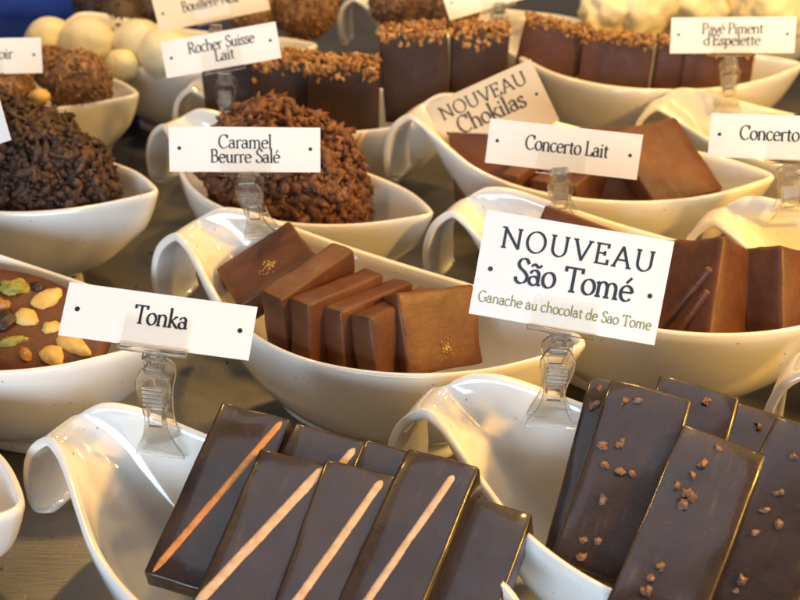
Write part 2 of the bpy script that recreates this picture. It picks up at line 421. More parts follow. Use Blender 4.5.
def choc(key, name, mat, label, cat, group, r=.0016, amp=.0004, n=(6, 3, 8), taper=0):
    loc, rot, dims = POSE[key]
    v, f = rounded_box(dims, r, n, amp, seed=len(CHOC)+1, taper=taper)
    o = link(name, new_mesh(name, v, f, M[mat])); o.location = loc; o.rotation_euler = [rad(a) for a in rot]
    tag(o, label, cat, group); CHOC[key] = o
    return o
GA = 'striped dark bars'; GC = 'cocoa nib bars'; GB = 'milk chocolate slabs'; GH = 'crumble topped dark bars'; GL = 'crumble topped milk bars'
choc('A1', 'chocolate_bar', 'dark', 'dark bar with a full-length deep orange stripe leaning on the bare bowl wall', 'chocolate bar', GA)
choc('A2', 'chocolate_bar', 'dark', 'dark bar with a wide tan stripe ending in an orange corner, scuffed surface', 'chocolate bar', GA)
choc('A3', 'chocolate_bar', 'dark', 'dark bar showing only its top corner and a short stripe end behind two striped bars', 'chocolate bar', GA)
choc('A4', 'chocolate_bar', 'dark', 'dark bar with a straight pale cream stripe lying between two striped bars', 'chocolate bar', GA)
choc('A5', 'chocolate_bar', 'dark', 'plain top of a dark bar tucked behind the thick striped bar', 'chocolate bar', GA)
choc('A6', 'chocolate_bar', 'dark', 'thick dark bar with a thin pinkish stripe and its long dark side showing', 'chocolate bar', GA, r=.002)
choc('A7', 'chocolate_bar', 'dark', 'unstriped dark bar at the tip end of the striped bars bowl', 'chocolate bar', GA)
choc('C1', 'chocolate_bar', 'dark', 'dark bar mostly covered, two nibs near its top by the curled bowl wall', 'chocolate bar', GC)
choc('C2', 'chocolate_bar', 'dark', 'dark bluish bar with scattered nib pairs down its whole length', 'chocolate bar', GC)
choc('C3', 'chocolate_bar', 'dark', 'dark bar behind the others with a single reddish nib near its top edge', 'chocolate bar', GC)
choc('C4', 'chocolate_bar', 'dark', 'dark bar with a tight cluster of nibs in its upper half', 'chocolate bar', GC)
choc('C5', 'chocolate_bar', 'dark', 'dark bar behind the others with one round brown nib', 'chocolate bar', GC)
choc('C6', 'chocolate_bar', 'dark', 'dark brown bar with a curved row of orange-brown nibs', 'chocolate bar', GC)
choc('B1', 'chocolate_piece', 'milk', 'milk chocolate slab lying tilted by the curled lip with golden sprinkles', 'chocolate', GB, r=.0018, amp=.0006)
choc('B2', 'chocolate_piece', 'milk', 'smooth milk chocolate slab on edge, next to the tilted sprinkled slab', 'chocolate', GB, r=.0017, amp=.0007, n=(3, 8, 8))
choc('B3', 'chocolate_piece', 'milk', 'milk chocolate slab on edge with pale flecks along its top, third in its row', 'chocolate', GB, r=.0017, amp=.0007, n=(3, 8, 8))
choc('B4', 'chocolate_piece', 'milk', 'milk chocolate slab on edge, fourth in its row from the curled lip', 'chocolate', GB, r=.0017, amp=.0007, n=(3, 8, 8))
choc('B5', 'chocolate_piece', 'milk', 'milk chocolate slab on edge leaning against the one with a sprinkled broad face', 'chocolate', GB, r=.0017, amp=.0007, n=(3, 8, 8))
choc('B6', 'chocolate_piece', 'milk', 'milk chocolate slab ending the row, broad face with a golden sprinkle spot', 'chocolate', GB, r=.0018, amp=.0006)
choc('E0', 'chocolate_piece', 'milk', 'milk chocolate slab whose top edge peeks over the big Nouveau card', 'chocolate', GB, r=.002)
choc('E1', 'chocolate_piece', 'milk', 'thick milk chocolate slab with two diagonal ridges beside the big Nouveau card', 'chocolate', GB, r=.003, amp=.0009, n=(6, 6, 8))
choc('E2', 'chocolate_piece', 'milk', 'thick plain milk chocolate slab standing next to the ridged one', 'chocolate', GB, r=.003, amp=.0009, n=(6, 6, 8))
choc('F1', 'chocolate_piece', 'milk', 'milk chocolate slab whose corner stands before the slanted Chokilas card', 'chocolate', GB, r=.002)
choc('F2', 'chocolate_piece', 'milk', 'milk chocolate slab half hidden behind the Concerto Lait card', 'chocolate', GB, r=.002)
choc('F4', 'chocolate_piece', 'milk', 'milk chocolate piece on edge just past the slab corner before the Chokilas card', 'chocolate', GB, r=.002, n=(3, 8, 6))
choc('F5', 'chocolate_piece', 'milk', 'milk chocolate piece on edge under the Concerto Lait card, between two alike', 'chocolate', GB, r=.002, n=(3, 8, 6))
choc('F6', 'chocolate_piece', 'milk', 'milk chocolate piece on edge beside the clip of the Concerto Lait card', 'chocolate', GB, r=.002, n=(3, 8, 6))
choc('F3', 'chocolate_piece', 'milk', 'broad milk chocolate slab sloping down beside the Concerto Lait card', 'chocolate', GB, r=.002)
choc('Q1', 'chocolate_piece', 'dark_matt', 'brown slab corner peeking over the Concerto card', 'chocolate', GB, r=.002)
choc('N1', 'chocolate_piece', 'dark', 'dark slab corner in the bowl that carries the Concerto clip', 'chocolate', GB, r=.002)
choc('H0', 'chocolate_bar', 'dark_matt', 'dark crumble-topped bar mostly hidden by the Rocher Suisse card', 'chocolate bar', GH)
choc('H1', 'chocolate_bar', 'dark_matt', 'short dark crumble-topped bar at the end of the Rocher Suisse card', 'chocolate bar', GH)
choc('H2', 'chocolate_bar', 'dark_matt', 'wide dark crumble-topped bar with a crumb sliding down its corner', 'chocolate bar', GH)
choc('H3', 'chocolate_bar', 'dark_matt', 'tallest dark crumble-topped bar of its bowl', 'chocolate bar', GH)
choc('H4', 'chocolate_bar', 'dark_matt', 'narrow dark crumble-topped bar behind the tallest one', 'chocolate bar', GH)
choc('L1', 'chocolate_bar', 'milk_red', 'brown crumble-topped milk bar at the clip end of its bowl', 'chocolate bar', GL)
choc('L2', 'chocolate_bar', 'milk_red', 'wide reddish crumble-topped milk bar with its full face showing', 'chocolate bar', GL)
choc('L3', 'chocolate_bar', 'milk_red', 'milk bar seen as a narrow strip beside the wide reddish bar', 'chocolate bar', GL)
choc('L4', 'chocolate_bar', 'milk_red', 'reddish milk bar standing under the Piment card', 'chocolate bar', GL)

# stripes: a slightly uneven half-round rope of coloured chocolate on the face of a bar
def stripe(key, p0, p1, w, mat, name='stripe', h=.0010, seed=1, wob=.0002):
    o = CHOC[key]; y0 = -POSE[key][2][1]/2
    verts = []; faces = []; n = 70; m = 7; rn = random.Random(seed)
    d = Vector((p1[0]-p0[0], 0, p1[1]-p0[1])); L = d.length; d.normalize(); s = Vector((d.z, 0, -d.x))
    for i in range(n+1):
        t = i/n; c = Vector((p0[0], 0, p0[1])) + d*(L*t) + s*(wob*noise.noise(Vector((t*5, seed, 0))))
        k = (1 + .08*noise.noise(Vector((t*9, seed*3, 1))) + .10*noise.noise(Vector((t*60, seed*3, 5)))) * math.sqrt(max(.02, min(1, t*30, (1-t)*14)))
        for j in range(m):
            a = math.pi*j/(m-1)
            q = c + s*(math.cos(a)*w/2*k); q.y = y0 + .0002 - math.sin(a)*h*k - .0001*noise.noise(q*700)
            verts.append(q)
    for i in range(n):
        for j in range(m-1):
            faces.append((i*m+j, i*m+j+1, (i+1)*m+j+1, (i+1)*m+j))
    return link(name, new_mesh(name, verts, faces, M[mat]), o)
stripe('A1', (.0123,.0388), (-.0122,-.0395), .0033, 'orange', seed=2)
stripe('A2', (.0126,.0384), (-.0140,-.0330), .0043, 'tan', seed=3)
stripe('A3', (.0126,.0386), (-.0100,-.0300), .0034, 'tan', seed=4)
stripe('A4', (.0098,.0367), (-.0105,-.0330), .0036, 'tan', seed=5)
stripe('A6', (.0072,.0330), (-.0060,-.0330), .0033, 'tan', seed=6)
stripe('E1', (.0165,.0151), (-.0125,-.0200),   .0050, 'milk', 'ridge', .0030, 7, .0004)
stripe('E1', (.0165,.0030), (-.0042,-.0275), .0050, 'milk', 'ridge', .0030, 8, .0004)

# cocoa nibs stuck to the faces: each its own part
NIBS = {
 'C2': [(-0.0085, 0.0333), (-0.0041, 0.0347), (-0.0115, 0.011), (-0.0048, 0.0142), (-0.0086, 0.003), (-0.0026, 0.0019), (0.0026, 0.0027), (-0.0052, -0.0122), (-0.0085, -0.0304), (-0.0022, -0.0291), (-0.0064, -0.0374)],
 'C4': [(-0.0005, 0.0361), (-0.0041, 0.0272), (-0.006, 0.021), (-0.0101, 0.0143), (-0.0055, 0.0127), (-0.0038, 0.0116), (-0.0045, 0.0076), (-0.0045, -0.0201), (-0.0057, -0.0255), (-0.0055, -0.0308)],
 'C6': [(-0.0052, 0.0284), (-0.0037, 0.0123), (-0.0056, 0.0031), (0.0006, 0.0), (-0.0058, -0.0072), (-0.003, -0.0264), (-0.0034, -0.0309)],
 'C1': [(-0.011, 0.0369), (-0.011, 0.0279)], 'C3': [(0.0046, 0.0358)], 'C5': [(-0.0059, 0.0336)],
}
rn = random.Random(11)
for key, pts in NIBS.items():
    for (x, z) in pts:
        v = []; f = []
        s = rn.uniform(.0017, .0027)
        for q in range(rn.choice((1, 2, 2))):
            lump(v, f, (rn.uniform(-.0009, .0009)*q, 0, rn.uniform(-.001, .001)*q), rand_rot(rn), (s*rn.uniform(.8, 1.3), s*.8, s*rn.uniform(.5, .8)), rn, .9)
        o = link('cocoa_nib', new_mesh('cocoa_nib', v, f, M['nib'], False), CHOC[key])
        o.location = (x, -POSE[key][2][1]/2 - .0002, z)
# golden sprinkle clusters
def sprinkle(key, x, z, rad_, n, face=-1, seed=1, size=.0006):
    rn = random.Random(seed); v = []; f = []
    for k in range(n):
        r = rad_*abs(rn.gauss(0, .55)); a = rn.uniform(0, 6.28)
        s = size*rn.uniform(.5, 1.5)
        lump(v, f, (x + r*math.cos(a), face*POSE[key][2][1]/2, z + r*math.sin(a)), rand_rot(rn), (s, s*.7, s*.5), rn, .8)
    return tag(link('sprinkles', new_mesh('sprinkles', v, f, M['gold'], False), CHOC[key]), kind='stuff')
sprinkle('B1', .0011, -.0057, .0062, 120, seed=3)
sprinkle('B6', .0012, -.0094, .0048, 110, seed=4, size=.0005)

# nut crumble on the tops of the tall bars
def crumble(key, n, mat='crumble', seed=1, spill=.010, size=.0021):
    rn = random.Random(seed); v = []; f = []; d = POSE[key][2]
    for k in range(n):
        x = rn.uniform(-.5, .5)*d[0]; y = rn.uniform(-.55, .5)*d[1]
        z = d[2]/2 + rn.uniform(0, .0045)
        if rn.random() < .25: y = -d[1]/2 - .0004; z = d[2]/2 - abs(rn.gauss(0, spill*.45))
        s = size*rn.uniform(.5, 1.25)
        lump(v, f, (x, y, z), rand_rot(rn), (s*rn.uniform(.9, 1.5), s, s*rn.uniform(.5, .9)), rn, .8)
    return tag(link('nut_crumble', new_mesh('nut_crumble', v, f, M[mat], False), CHOC[key]), kind='stuff')
for k, (key, n) in enumerate((('H0', 230), ('H1', 230), ('H2', 270), ('H3', 260), ('H4', 230))): crumble(key, n, seed=20+k)
for k, key in enumerate(('L1', 'L2', 'L3', 'L4')): crumble(key, 220, seed=40+k, spill=.006, size=.0018)

# ------------------------------------------------------------------ heaps of chocolate flakes
def heap(bkey, u, v, z, ax, n, mat, name, label, seed, stick=.45, size=.0022):
    rn = random.Random(seed); V = []; Fc = []
    c = to_world(bkey, u, v, z); yaw = BOWLS[bkey].rotation_euler.z
    rm = Matrix.Rotation(yaw, 3, 'Z')
    # body of the heap
    bm = bmesh.new(); bmesh.ops.create_icosphere(bm, subdivisions=4, radius=1)
    bm.verts.ensure_lookup_table()
    def surf(d):
        k = .93 + .09*noise.noise(d*2.1 + Vector((seed, 0, 0))) + .07*noise.noise(d*5.0 + Vector((seed, 3, 0)))
        p = Vector((d.x*ax[0]*k, d.y*ax[1]*k, d.z*ax[2]*k))
        if p.z < 0: p *= .8
        return p
    for w in bm.verts: V.append(rm @ (surf(w.co.normalized())*.95))
    for q in bm.faces: Fc.append([w.index for w in q.verts])
    bm.free()
    for k in range(n):
        d = Vector((rn.gauss(0, 1), rn.gauss(0, 1), rn.gauss(0, 1))); d.normalize()
        if d.z < -.05: d.z = -d.z
        p = surf(d)*rn.uniform(.95, 1.03)*(1 if d.z > .3 else .93 + .07*max(0, d.z)/.3)
        nrm = Vector((d.x/ax[0], d.y/ax[1], d.z/ax[2])).normalized()
        tq = nrm.to_track_quat('Z', 'Y').to_matrix() @ Euler((rn.gauss(0, .45), rn.gauss(0, .45), rn.uniform(0, 6.28))).to_matrix()
        s = size*min(1.4, .42*math.exp(rn.gauss(.35, .50))); t = rn.random()
        if t < stick: sz = (s*rn.uniform(1.4, 2.4), s*rn.uniform(.50, .75), s*rn.uniform(.45, .65)); bend = rn.uniform(-.5, .5)       # shavings
        elif t < stick + .08: sz = (s*1.3, s*rn.uniform(.8, 1.2), s*.28); bend = rn.uniform(-.4, .4)       # thin chips
        else: sz = (s*rn.uniform(.6, 1.0), s*rn.uniform(.5, .9), s*rn.uniform(.5, .8)); bend = 0       # crumbs
        if k % 40 == 0: p = p*1.05
        lump(V, Fc, rm @ p, rm @ tq, sz, rn, .75, bend)
    me = new_mesh(name, V, Fc, M[mat], True)
    o = link(name, me); o.location = c
    tag(o, label, 'chocolate flakes', kind='stuff'); return o
heap('G', .014, -.014, .060, (.068, .044, .066), 4200, 'flake_brown', 'chocolate_flakes', 'heap of reddish brown chocolate flakes behind the Caramel card', 5, .34, .0042)
heap('I', .030, -.010, .060, (.075, .040, .062), 4600, 'flake_dark', 'chocolate_flakes', 'heap of very dark chocolate flakes beside the reddish brown heap', 9, .30, .0038)
# ------------------------------------------------------------------ truffles
def ball_mesh(name, mat, r, rough, freq, sub=4, seed=0, crumbs=0):
    bm = bmesh.new(); bmesh.ops.create_icosphere(bm, subdivisions=sub, radius=1)
    off = Vector((seed*3.1, seed, 0))
    V = [v.co * r * (1 + rough*noise.noise(v.co*freq + off) + .5*rough*noise.noise(v.co*freq*2.7 + off)) for v in bm.verts]
    Fc = [[w.index for w in q.verts] for q in bm.faces]; bm.free()
    rn = random.Random(seed+1)
    for k in range(crumbs):
        d = Vector((rn.gauss(0, 1), rn.gauss(0, 1), rn.gauss(0, 1))).normalized()
        s = r*rn.uniform(.04, .10); lump(V, Fc, d*r*rn.uniform(.97, 1.04), rand_rot(rn), (s*1.3, s, s*.7), rn, .7)
    return new_mesh(name, V, Fc, M[mat])
def balls(specs, mat, labels, group, rough, freq, crumbs):
    for k, ((x, y, z, r), lab) in enumerate(zip(specs, labels)):
        o = link('truffle', ball_mesh('truffle', mat, r, rough, freq, seed=int(abs(x)*1e4) % 97, crumbs=crumbs))
        o.location = (x, y, z); tag(o, lab, 'truffle', group)
balls([(-.2434,.7578,.084,.0238), (-.2760,.8000,.080,.0170), (-.2920,.7377,.085,.0200), (-.3200,.7697,.090,.0207)], 'crumb_coat',
      ['large crumb-coated truffle with its whole rough front showing', 'crumb-coated truffle behind the white card, below the pale truffles',
       'crumb-coated truffle under the white card by the dark flakes', 'crumb-coated truffle hidden behind the white card end'],
      'crumb-coated truffles', .05, 5, 420)
v_, f_ = [], []
lump(v_, f_, (0, 0, 0), Matrix.Identity(3), (.009, .007, .006), random.Random(2), .4)
o = link('almond', new_mesh('almond', v_, f_, M['almond'])); o.location = (-.262, .722, .088)
tag(o, 'pale nut resting between the crumb-coated truffles and dark flakes', 'nut')
balls([(-.2600,.8490,.082,.0232), (-.2925,.8560,.082,.0208), (-.2180,.8530,.080,.0218), (-.1925,.8350,.078,.0230), (-.2270,.8230,.073,.0140)], 'white_choc',
      ['smooth pale yellow truffle overlapping its twin above the crumb-coated one', 'smooth pale yellow truffle half behind its twin above the white card',
       'pale yellow truffle beside the slanted Bouillère card', 'pale yellow truffle half covered by the Rocher Suisse card', 'small pale truffle low on the bowl rim between larger ones'],
      'pale yellow truffles', .05, 1.8, 0)
balls([(-.2540,.935,.075,.024), (-.2300,.960,.078,.023), (-.2830,.975,.075,.023)], 'truffle_dark',
      ['blurred dark truffle right behind the pale yellow ones', 'blurred dark truffle beside the Bouillère card end', 'blurred dark truffle next to the blue box'],
      'dark truffles far back', .05, 5, 200)
balls([(-.0856,.9394,.088,.0300), (-.1300,.9453,.085,.0270), (-.0045,.9453,.090,.0235), (.0260,.9573,.088,.0220), (.0500,.9450,.085,.022)], 'crumb_coat',
      ['large brown crumb-coated truffle above the dark crumble-topped bars', 'brown crumb-coated truffle behind the Bouillère card', 'brown truffle just behind the tallest crumble-topped bar',
       'brown truffle beside the tilted card without wording', 'brown truffle behind the tilted card without wording'], 'brown truffles far back', .05, 5, 300)
balls([(.2151,.9336,.085,.0305), (.1850,.9300,.080,.0240), (.3326,.9221,.085,.0284), (.2716,.9453,.085,.0290), (.3128,.9634,.088,.0276)], 'white_choc',
      ['pale yellow truffle rising behind the wide reddish bar', 'small pale yellow truffle near the crumble of the milk bars', 'yellow truffle past the end of the Piment card',
       'pale yellow truffle behind the Piment card', 'yellow truffle far back above the Piment card'], 'pale truffles behind the milk bars', .30, 1.6, 0)

# ------------------------------------------------------------------ chocolate discs with nuts
def disc(name, r, h, seed):
    V = []; Fc = []; K = 56; prof = [(0, h), (.5, h*1.0), (.8, h*.97), (.92, h*.86), (.99, h*.55), (1, h*.3), (.97, .04*h), (.9, 0), (0, 0)]
    for (f_, z) in prof:
        for j in range(K):
            a = 2*math.pi*j/K
            k = 1 + .03*noise.noise(Vector((math.cos(a)*1.3, math.sin(a)*1.3, seed)))
            V.append((r*max(f_, .001)*k*math.cos(a), r*max(f_, .001)*k*math.sin(a)*.52, z + .0006*noise.noise(Vector((f_*3*math.cos(a), f_*3*math.sin(a), seed+5)))))
    for i in range(len(prof)-1):
        for j in range(K): Fc.append((i*K+j, i*K+(j+1) % K, (i+1)*K+(j+1) % K, (i+1)*K+j))
    return new_mesh(name, V, Fc, M['milk'])
d1 = link('chocolate_disc', disc('chocolate_disc', .066, .009, 3)); d1.location = (-0.2109, 0.4651, 0.0624); d1.rotation_euler = (rad(10), rad(3), rad(-26))
tag(d1, 'brown chocolate disc studded with almonds, pistachios and raisins', 'chocolate disc', 'nut-studded discs')
d2 = link('chocolate_disc', disc('chocolate_disc', .058, .009, 8)); d2.location = (-.2700, .4920, .0700); d2.rotation_euler = (rad(12), rad(10), rad(-26))
tag(d2, 'chocolate disc peeking out beneath the nut-studded one', 'chocolate disc', 'nut-studded discs')
def nut(name, mat, px, size, rough, yaw, seed, tilt=0):
    v, f = [], []; bm = bmesh.new(); bmesh.ops.create_icosphere(bm, subdivisions=3, radius=1); off = Vector((seed*7.7, seed, 2))
    for w in bm.verts:
        k = 1 + rough*noise.noise(w.co*1.8 + off) + rough*.6*noise.noise(w.co*4.2 + off)
        taper = 1 - .28*w.co.x if name == 'almond' else 1
        v.append((w.co.x*size[0]*k, w.co.y*size[1]*k*taper, w.co.z*size[2]*k))
    f = [[w.index for w in q.verts] for q in bm.faces]; bm.free()
    o = link(name, new_mesh(name, v, f, M[mat]), d1); o.location = px; o.rotation_euler = (tilt, 0, rad(yaw)); return o
for (nm, mt, x, y, sz, rg, yw) in (
    ('almond', 'almond', .0193, .0270, (.0088, .0066, .0034), .18, 80), ('almond', 'almond', .0193, .0102, (.0080, .0056, .0036), .15, -12),
    ('almond', 'almond', .0550, .0046, (.0115, .0052, .0036), .12, -8), ('almond', 'almond', .0364, .0100, (.0052, .0040, .0030), .2, 30),
    ('almond', 'almond', .0502, -.0061, (.0078, .0054, .0036), .18, -20),
    ('pistachio', 'pistachio', -.0026, .0250, (.0078, .0056, .0046), .55, 20), ('pistachio', 'pistachio', .0242, -.0070, (.0074, .0030, .0032), .4, 40),
    ('candied_fruit', 'fruit', .0362, -.0109, (.0052, .0030, .0026), .4, -30), ('raisin', 'raisin', .0102, .0027, (.0068, .0080, .0042), .5, 10),
    ('candied_fruit', 'fruit', -.0004, .0130, (.0050, .0034, .0030), .4, 0), ('raisin', 'raisin', .0080, .0320, (.0042, .0032, .0026), .5, 0)):
    nut(nm, mt, (x - .004, y - .008, .0088), sz, rg, yw, len(d1.children) + 2)

# ------------------------------------------------------------------ lettering: strokes of a broad-nib roman hand
def AR(cx, cy, rx, ry, a0, a1, n=18):
    return [(cx + rx*math.cos(rad(a0 + (a1-a0)*k/n)), cy + ry*math.sin(rad(a0 + (a1-a0)*k/n))) for k in range(n+1)]
def LN(*p): return list(p)
def CV(*p):
    q = catmull([(a, b, 0) for a, b in p], 6); return [(w.x, w.y) for w in q]
def SF(x, y, h=.075): return [(x-h, y), (x+h, y)]
def FL(x, y): return [(x-.075, y-.035), (x, y)]
SMALL_S = ((.28,.36),(.22,.43),(.12,.43),(.06,.35),(.10,.27),(.20,.21),(.28,.13),(.25,.03),(.15,-.01),(.06,.02),(.03,.09))
G = {
 'a': (.43, [AR(.185,.30,.13,.135,165,0), LN((.315,.31),(.315,.06),(.345,.01),(.40,.03)), AR(.175,.125,.14,.13,0,360)]),
 'c': (.40, [AR(.21,.215,.18,.225,48,318)]), 'd': (.48, [AR(.20,.21,.17,.215,0,360), LN((.37,.74),(.37,.0)), FL(.37,.74), SF(.39,0,.05)]),
 'e': (.42, [AR(.21,.215,.18,.225,12,318), LN((.035,.235),(.38,.255))]),
 'h': (.50, [LN((.09,.74),(.09,0)), FL(.09,.74), AR(.24,.27,.15,.165,180,0), LN((.39,.28),(.39,0)), SF(.09,0), SF(.39,0)]),
 'i': (.22, [LN((.10,.42),(.10,0)), FL(.10,.42), SF(.10,0), AR(.10,.58,.022,.022,0,360,8)]),
 'k': (.46, [LN((.09,.74),(.09,0)), FL(.09,.74), LN((.09,.17),(.33,.42)), LN((.17,.24),(.40,0)), SF(.09,0), SF(.42,0,.05), SF(.34,.42,.06)]),
 'l': (.22, [LN((.10,.74),(.10,0)), FL(.10,.74), SF(.10,0)]),
 'm': (.76, [LN((.09,.42),(.09,0)), FL(.09,.42), AR(.225,.27,.135,.165,180,0), LN((.36,.28),(.36,0)), AR(.495,.27,.135,.165,180,0), LN((.63,.28),(.63,0)), SF(.09,0), SF(.36,0), SF(.64,0)]),
 'n': (.50, [LN((.09,.42),(.09,0)), FL(.09,.42), AR(.24,.27,.15,.165,180,0), LN((.39,.28),(.39,0)), SF(.09,0), SF(.39,0)]),
 'o': (.44, [AR(.215,.215,.185,.225,0,360,28)]),
 'p': (.48, [LN((.09,.42),(.09,-.22)), FL(.09,.42), AR(.25,.21,.16,.215,0,360), SF(.09,-.22)]),
 'r': (.34, [LN((.09,.42),(.09,0)), FL(.09,.42), AR(.22,.27,.13,.165,180,48), SF(.09,0)]),
 's': (.34, [CV(*SMALL_S)]), 't': (.31, [LN((.13,.55),(.13,.10)), AR(.215,.09,.085,.095,180,300), LN((.03,.42),(.27,.42))]),
 'u': (.49, [LN((.09,.42),(.09,.15)), FL(.09,.42), AR(.23,.15,.14,.155,180,360), LN((.37,.42),(.37,.0)), FL(.37,.42), SF(.40,0,.05)]),
 'v': (.42, [LN((.03,.42),(.20,0)), LN((.20,0),(.37,.42)), SF(.04,.42,.06), SF(.37,.42,.05)]),
 'A': (.64, [LN((.06,0),(.31,.70)), LN((.31,.70),(.58,0)), LN((.15,.24),(.48,.24)), SF(.06,0), SF(.58,0)]),
 'B': (.52, [LN((.10,.69),(.10,.01)), LN((.03,.69),(.25,.69)), AR(.25,.53,.15,.16,90,-90), LN((.10,.37),(.25,.37)), AR(.25,.19,.20,.18,90,-90), LN((.03,.01),(.25,.01))]),
 'C': (.62, [AR(.34,.345,.29,.36,48,315,26), LN((.54,.70),(.54,.52))]), 'E': (.52, [LN((.10,.69),(.10,.01)), LN((.03,.69),(.44,.69)), LN((.44,.71),(.44,.57)), LN((.10,.37),(.34,.37)), LN((.34,.44),(.34,.30)), LN((.03,.01),(.46,.01)), LN((.46,-.01),(.47,.16))]),
 'G': (.66, [AR(.34,.345,.29,.36,48,330,26), LN((.56,.30),(.56,.08)), LN((.46,.30),(.64,.30))]), 'L': (.47, [LN((.10,.69),(.10,.01)), SF(.10,.69), LN((.03,.01),(.43,.01)), LN((.43,-.01),(.44,.17))]),
 'N': (.72, [LN((.10,.69),(.10,0)), LN((.08,.69),(.60,.01)), LN((.60,.69),(.60,.01)), SF(.10,0), SF(.06,.69), SF(.60,.69)]),
 'O': (.72, [AR(.36,.345,.31,.365,0,360,34)]), 'P': (.50, [LN((.10,.69),(.10,0)), LN((.03,.69),(.25,.69)), AR(.25,.50,.19,.19,90,-90), LN((.10,.31),(.25,.31)), SF(.10,0,.09)]),
 'R': (.57, [LN((.10,.69),(.10,0)), LN((.03,.69),(.25,.69)), AR(.25,.51,.18,.18,90,-90), LN((.10,.33),(.25,.33)), LN((.25,.33),(.50,0)), SF(.10,0), SF(.53,0,.05)]),
 'S': (.46, [CV(*[(a*1.42+.02, b*1.62+.01) for a, b in SMALL_S])]), 'T': (.58, [LN((.29,.69),(.29,0)), LN((.03,.69),(.55,.69)), LN((.03,.71),(.03,.57)), LN((.55,.71),(.55,.57)), SF(.29,0,.09)]),
 'U': (.70, [LN((.11,.69),(.11,.25)), AR(.34,.25,.23,.255,180,360), LN((.57,.25),(.57,.69)), SF(.11,.69), SF(.57,.69)]), 'V': (.64, [LN((.06,.69),(.32,0)), LN((.32,0),(.58,.69)), SF(.06,.69), SF(.58,.69)]),
 "'": (.16, [LN((.09,.74),(.07,.56))]), ' ': (.24, []),
}
ACC = {'é': ('e', [LN((.17,.52),(.30,.68))]), 'è': ('e', [LN((.14,.68),(.27,.52))]), 'ã': ('a', [CV((.06,.54),(.13,.61),(.21,.57),(.29,.53),(.36,.60))])}
for k_, (b_, ex) in ACC.items(): G[k_] = (G[b_][0], G[b_][1] + ex)
def text_mesh(name, lines, mat, bold=.102, thin=.042, serif=True, z0=-.00012):
    """lines: (text, centre x, baseline y, em, width). Flat printed letters in the card's x/z plane, facing -y."""
    V = []; Fc = []; lift = 0
    for (txt, cx, by, em, width) in lines:
        adv = sum(G[c][0] for c in txt); xs = min(1, width/em/adv); extra = (width/em - adv*xs)/max(1, len(txt)-1)
        x = cx - width/2
        for ch in txt:
            for st in G[ch][1]:
                if not serif and len(st) == 2 and abs(st[0][1]-st[1][1]) < .04 and abs(st[0][0]-st[1][0]) < .17: continue
                lift += 1; n = len(st); base = len(V); closed = math.dist(st[0], st[-1]) < 1e-6 and n > 4
                for i, p in enumerate(st):
                    a = st[i-1] if i else (st[-2] if closed else st[0]); b = st[i+1] if i < n-1 else (st[1] if closed else st[-1])
                    ph = math.atan2(b[1]-a[1], b[0]-a[0])
                    hw = .5*(thin + (bold-thin)*abs(math.sin(ph - rad(18))))
                    if n == 9: hw = .035
                    nx, ny = -math.sin(ph)*hw, math.cos(ph)*hw
                    e = 0 if closed or 0 < i < n-1 else .012
                    dx, dy = math.cos(ph)*e*(1 if i else -1), math.sin(ph)*e*(1 if i else -1)
                    for sgn in (1, -1):
                        V.append((x + (p[0]*xs+dx+sgn*nx)*em, z0 - (lift % 40)*1.5e-6, by + (p[1]+dy+sgn*ny)*em))
                for i in range(n-1): Fc.append((base+2*i, base+2*i+1, base+2*i+3, base+2*i+2))
            x += (G[ch][0]*xs + extra)*em
    return new_mesh(name, V, Fc, mat, False)
def dot_mesh():
    K = 16; V = [(0, 0, 0)] + [(.00105*math.cos(2*math.pi*k/K), 0, .00105*math.sin(2*math.pi*k/K)) for k in range(K)]
    return new_mesh('dot', V, [(0, 1+(k+1) % K, 1+k) for k in range(K)], M['ink'], False)
DOT = dot_mesh()
def card(key, loc, rot, w, h, lines, label, mat='card', dots=True, dot_x=None, ink='ink', extra=None, dot_z=.0005):
    t = .0004
    bm = bmesh.new(); bmesh.ops.create_cube(bm, size=1)
    for q in bm.verts: q.co = Vector((q.co.x*w, q.co.y*t, q.co.z*h))
    me = bpy.data.meshes.new('label_card'); bm.to_mesh(me); bm.free(); me.materials.append(M[mat])
    o = link('label_card', me); o.location = loc; o.rotation_euler = [rad(a) for a in rot]
    tag(o, label, 'card', 'label cards')
    if lines: link('lettering', text_mesh('lettering', lines, M[ink], z0=-t/2 - .0001), o)
    if extra: link('lettering', text_mesh('lettering', extra, M['ink_green'], .085, .065, False, z0=-t/2 - .0001), o)
    if dots:
        for sx in (-1, 1):
            d = link('dot', DOT, o); d.location = (sx*(dot_x or w/2 - .0055), -t/2 - .0001, dot_z)
    return o

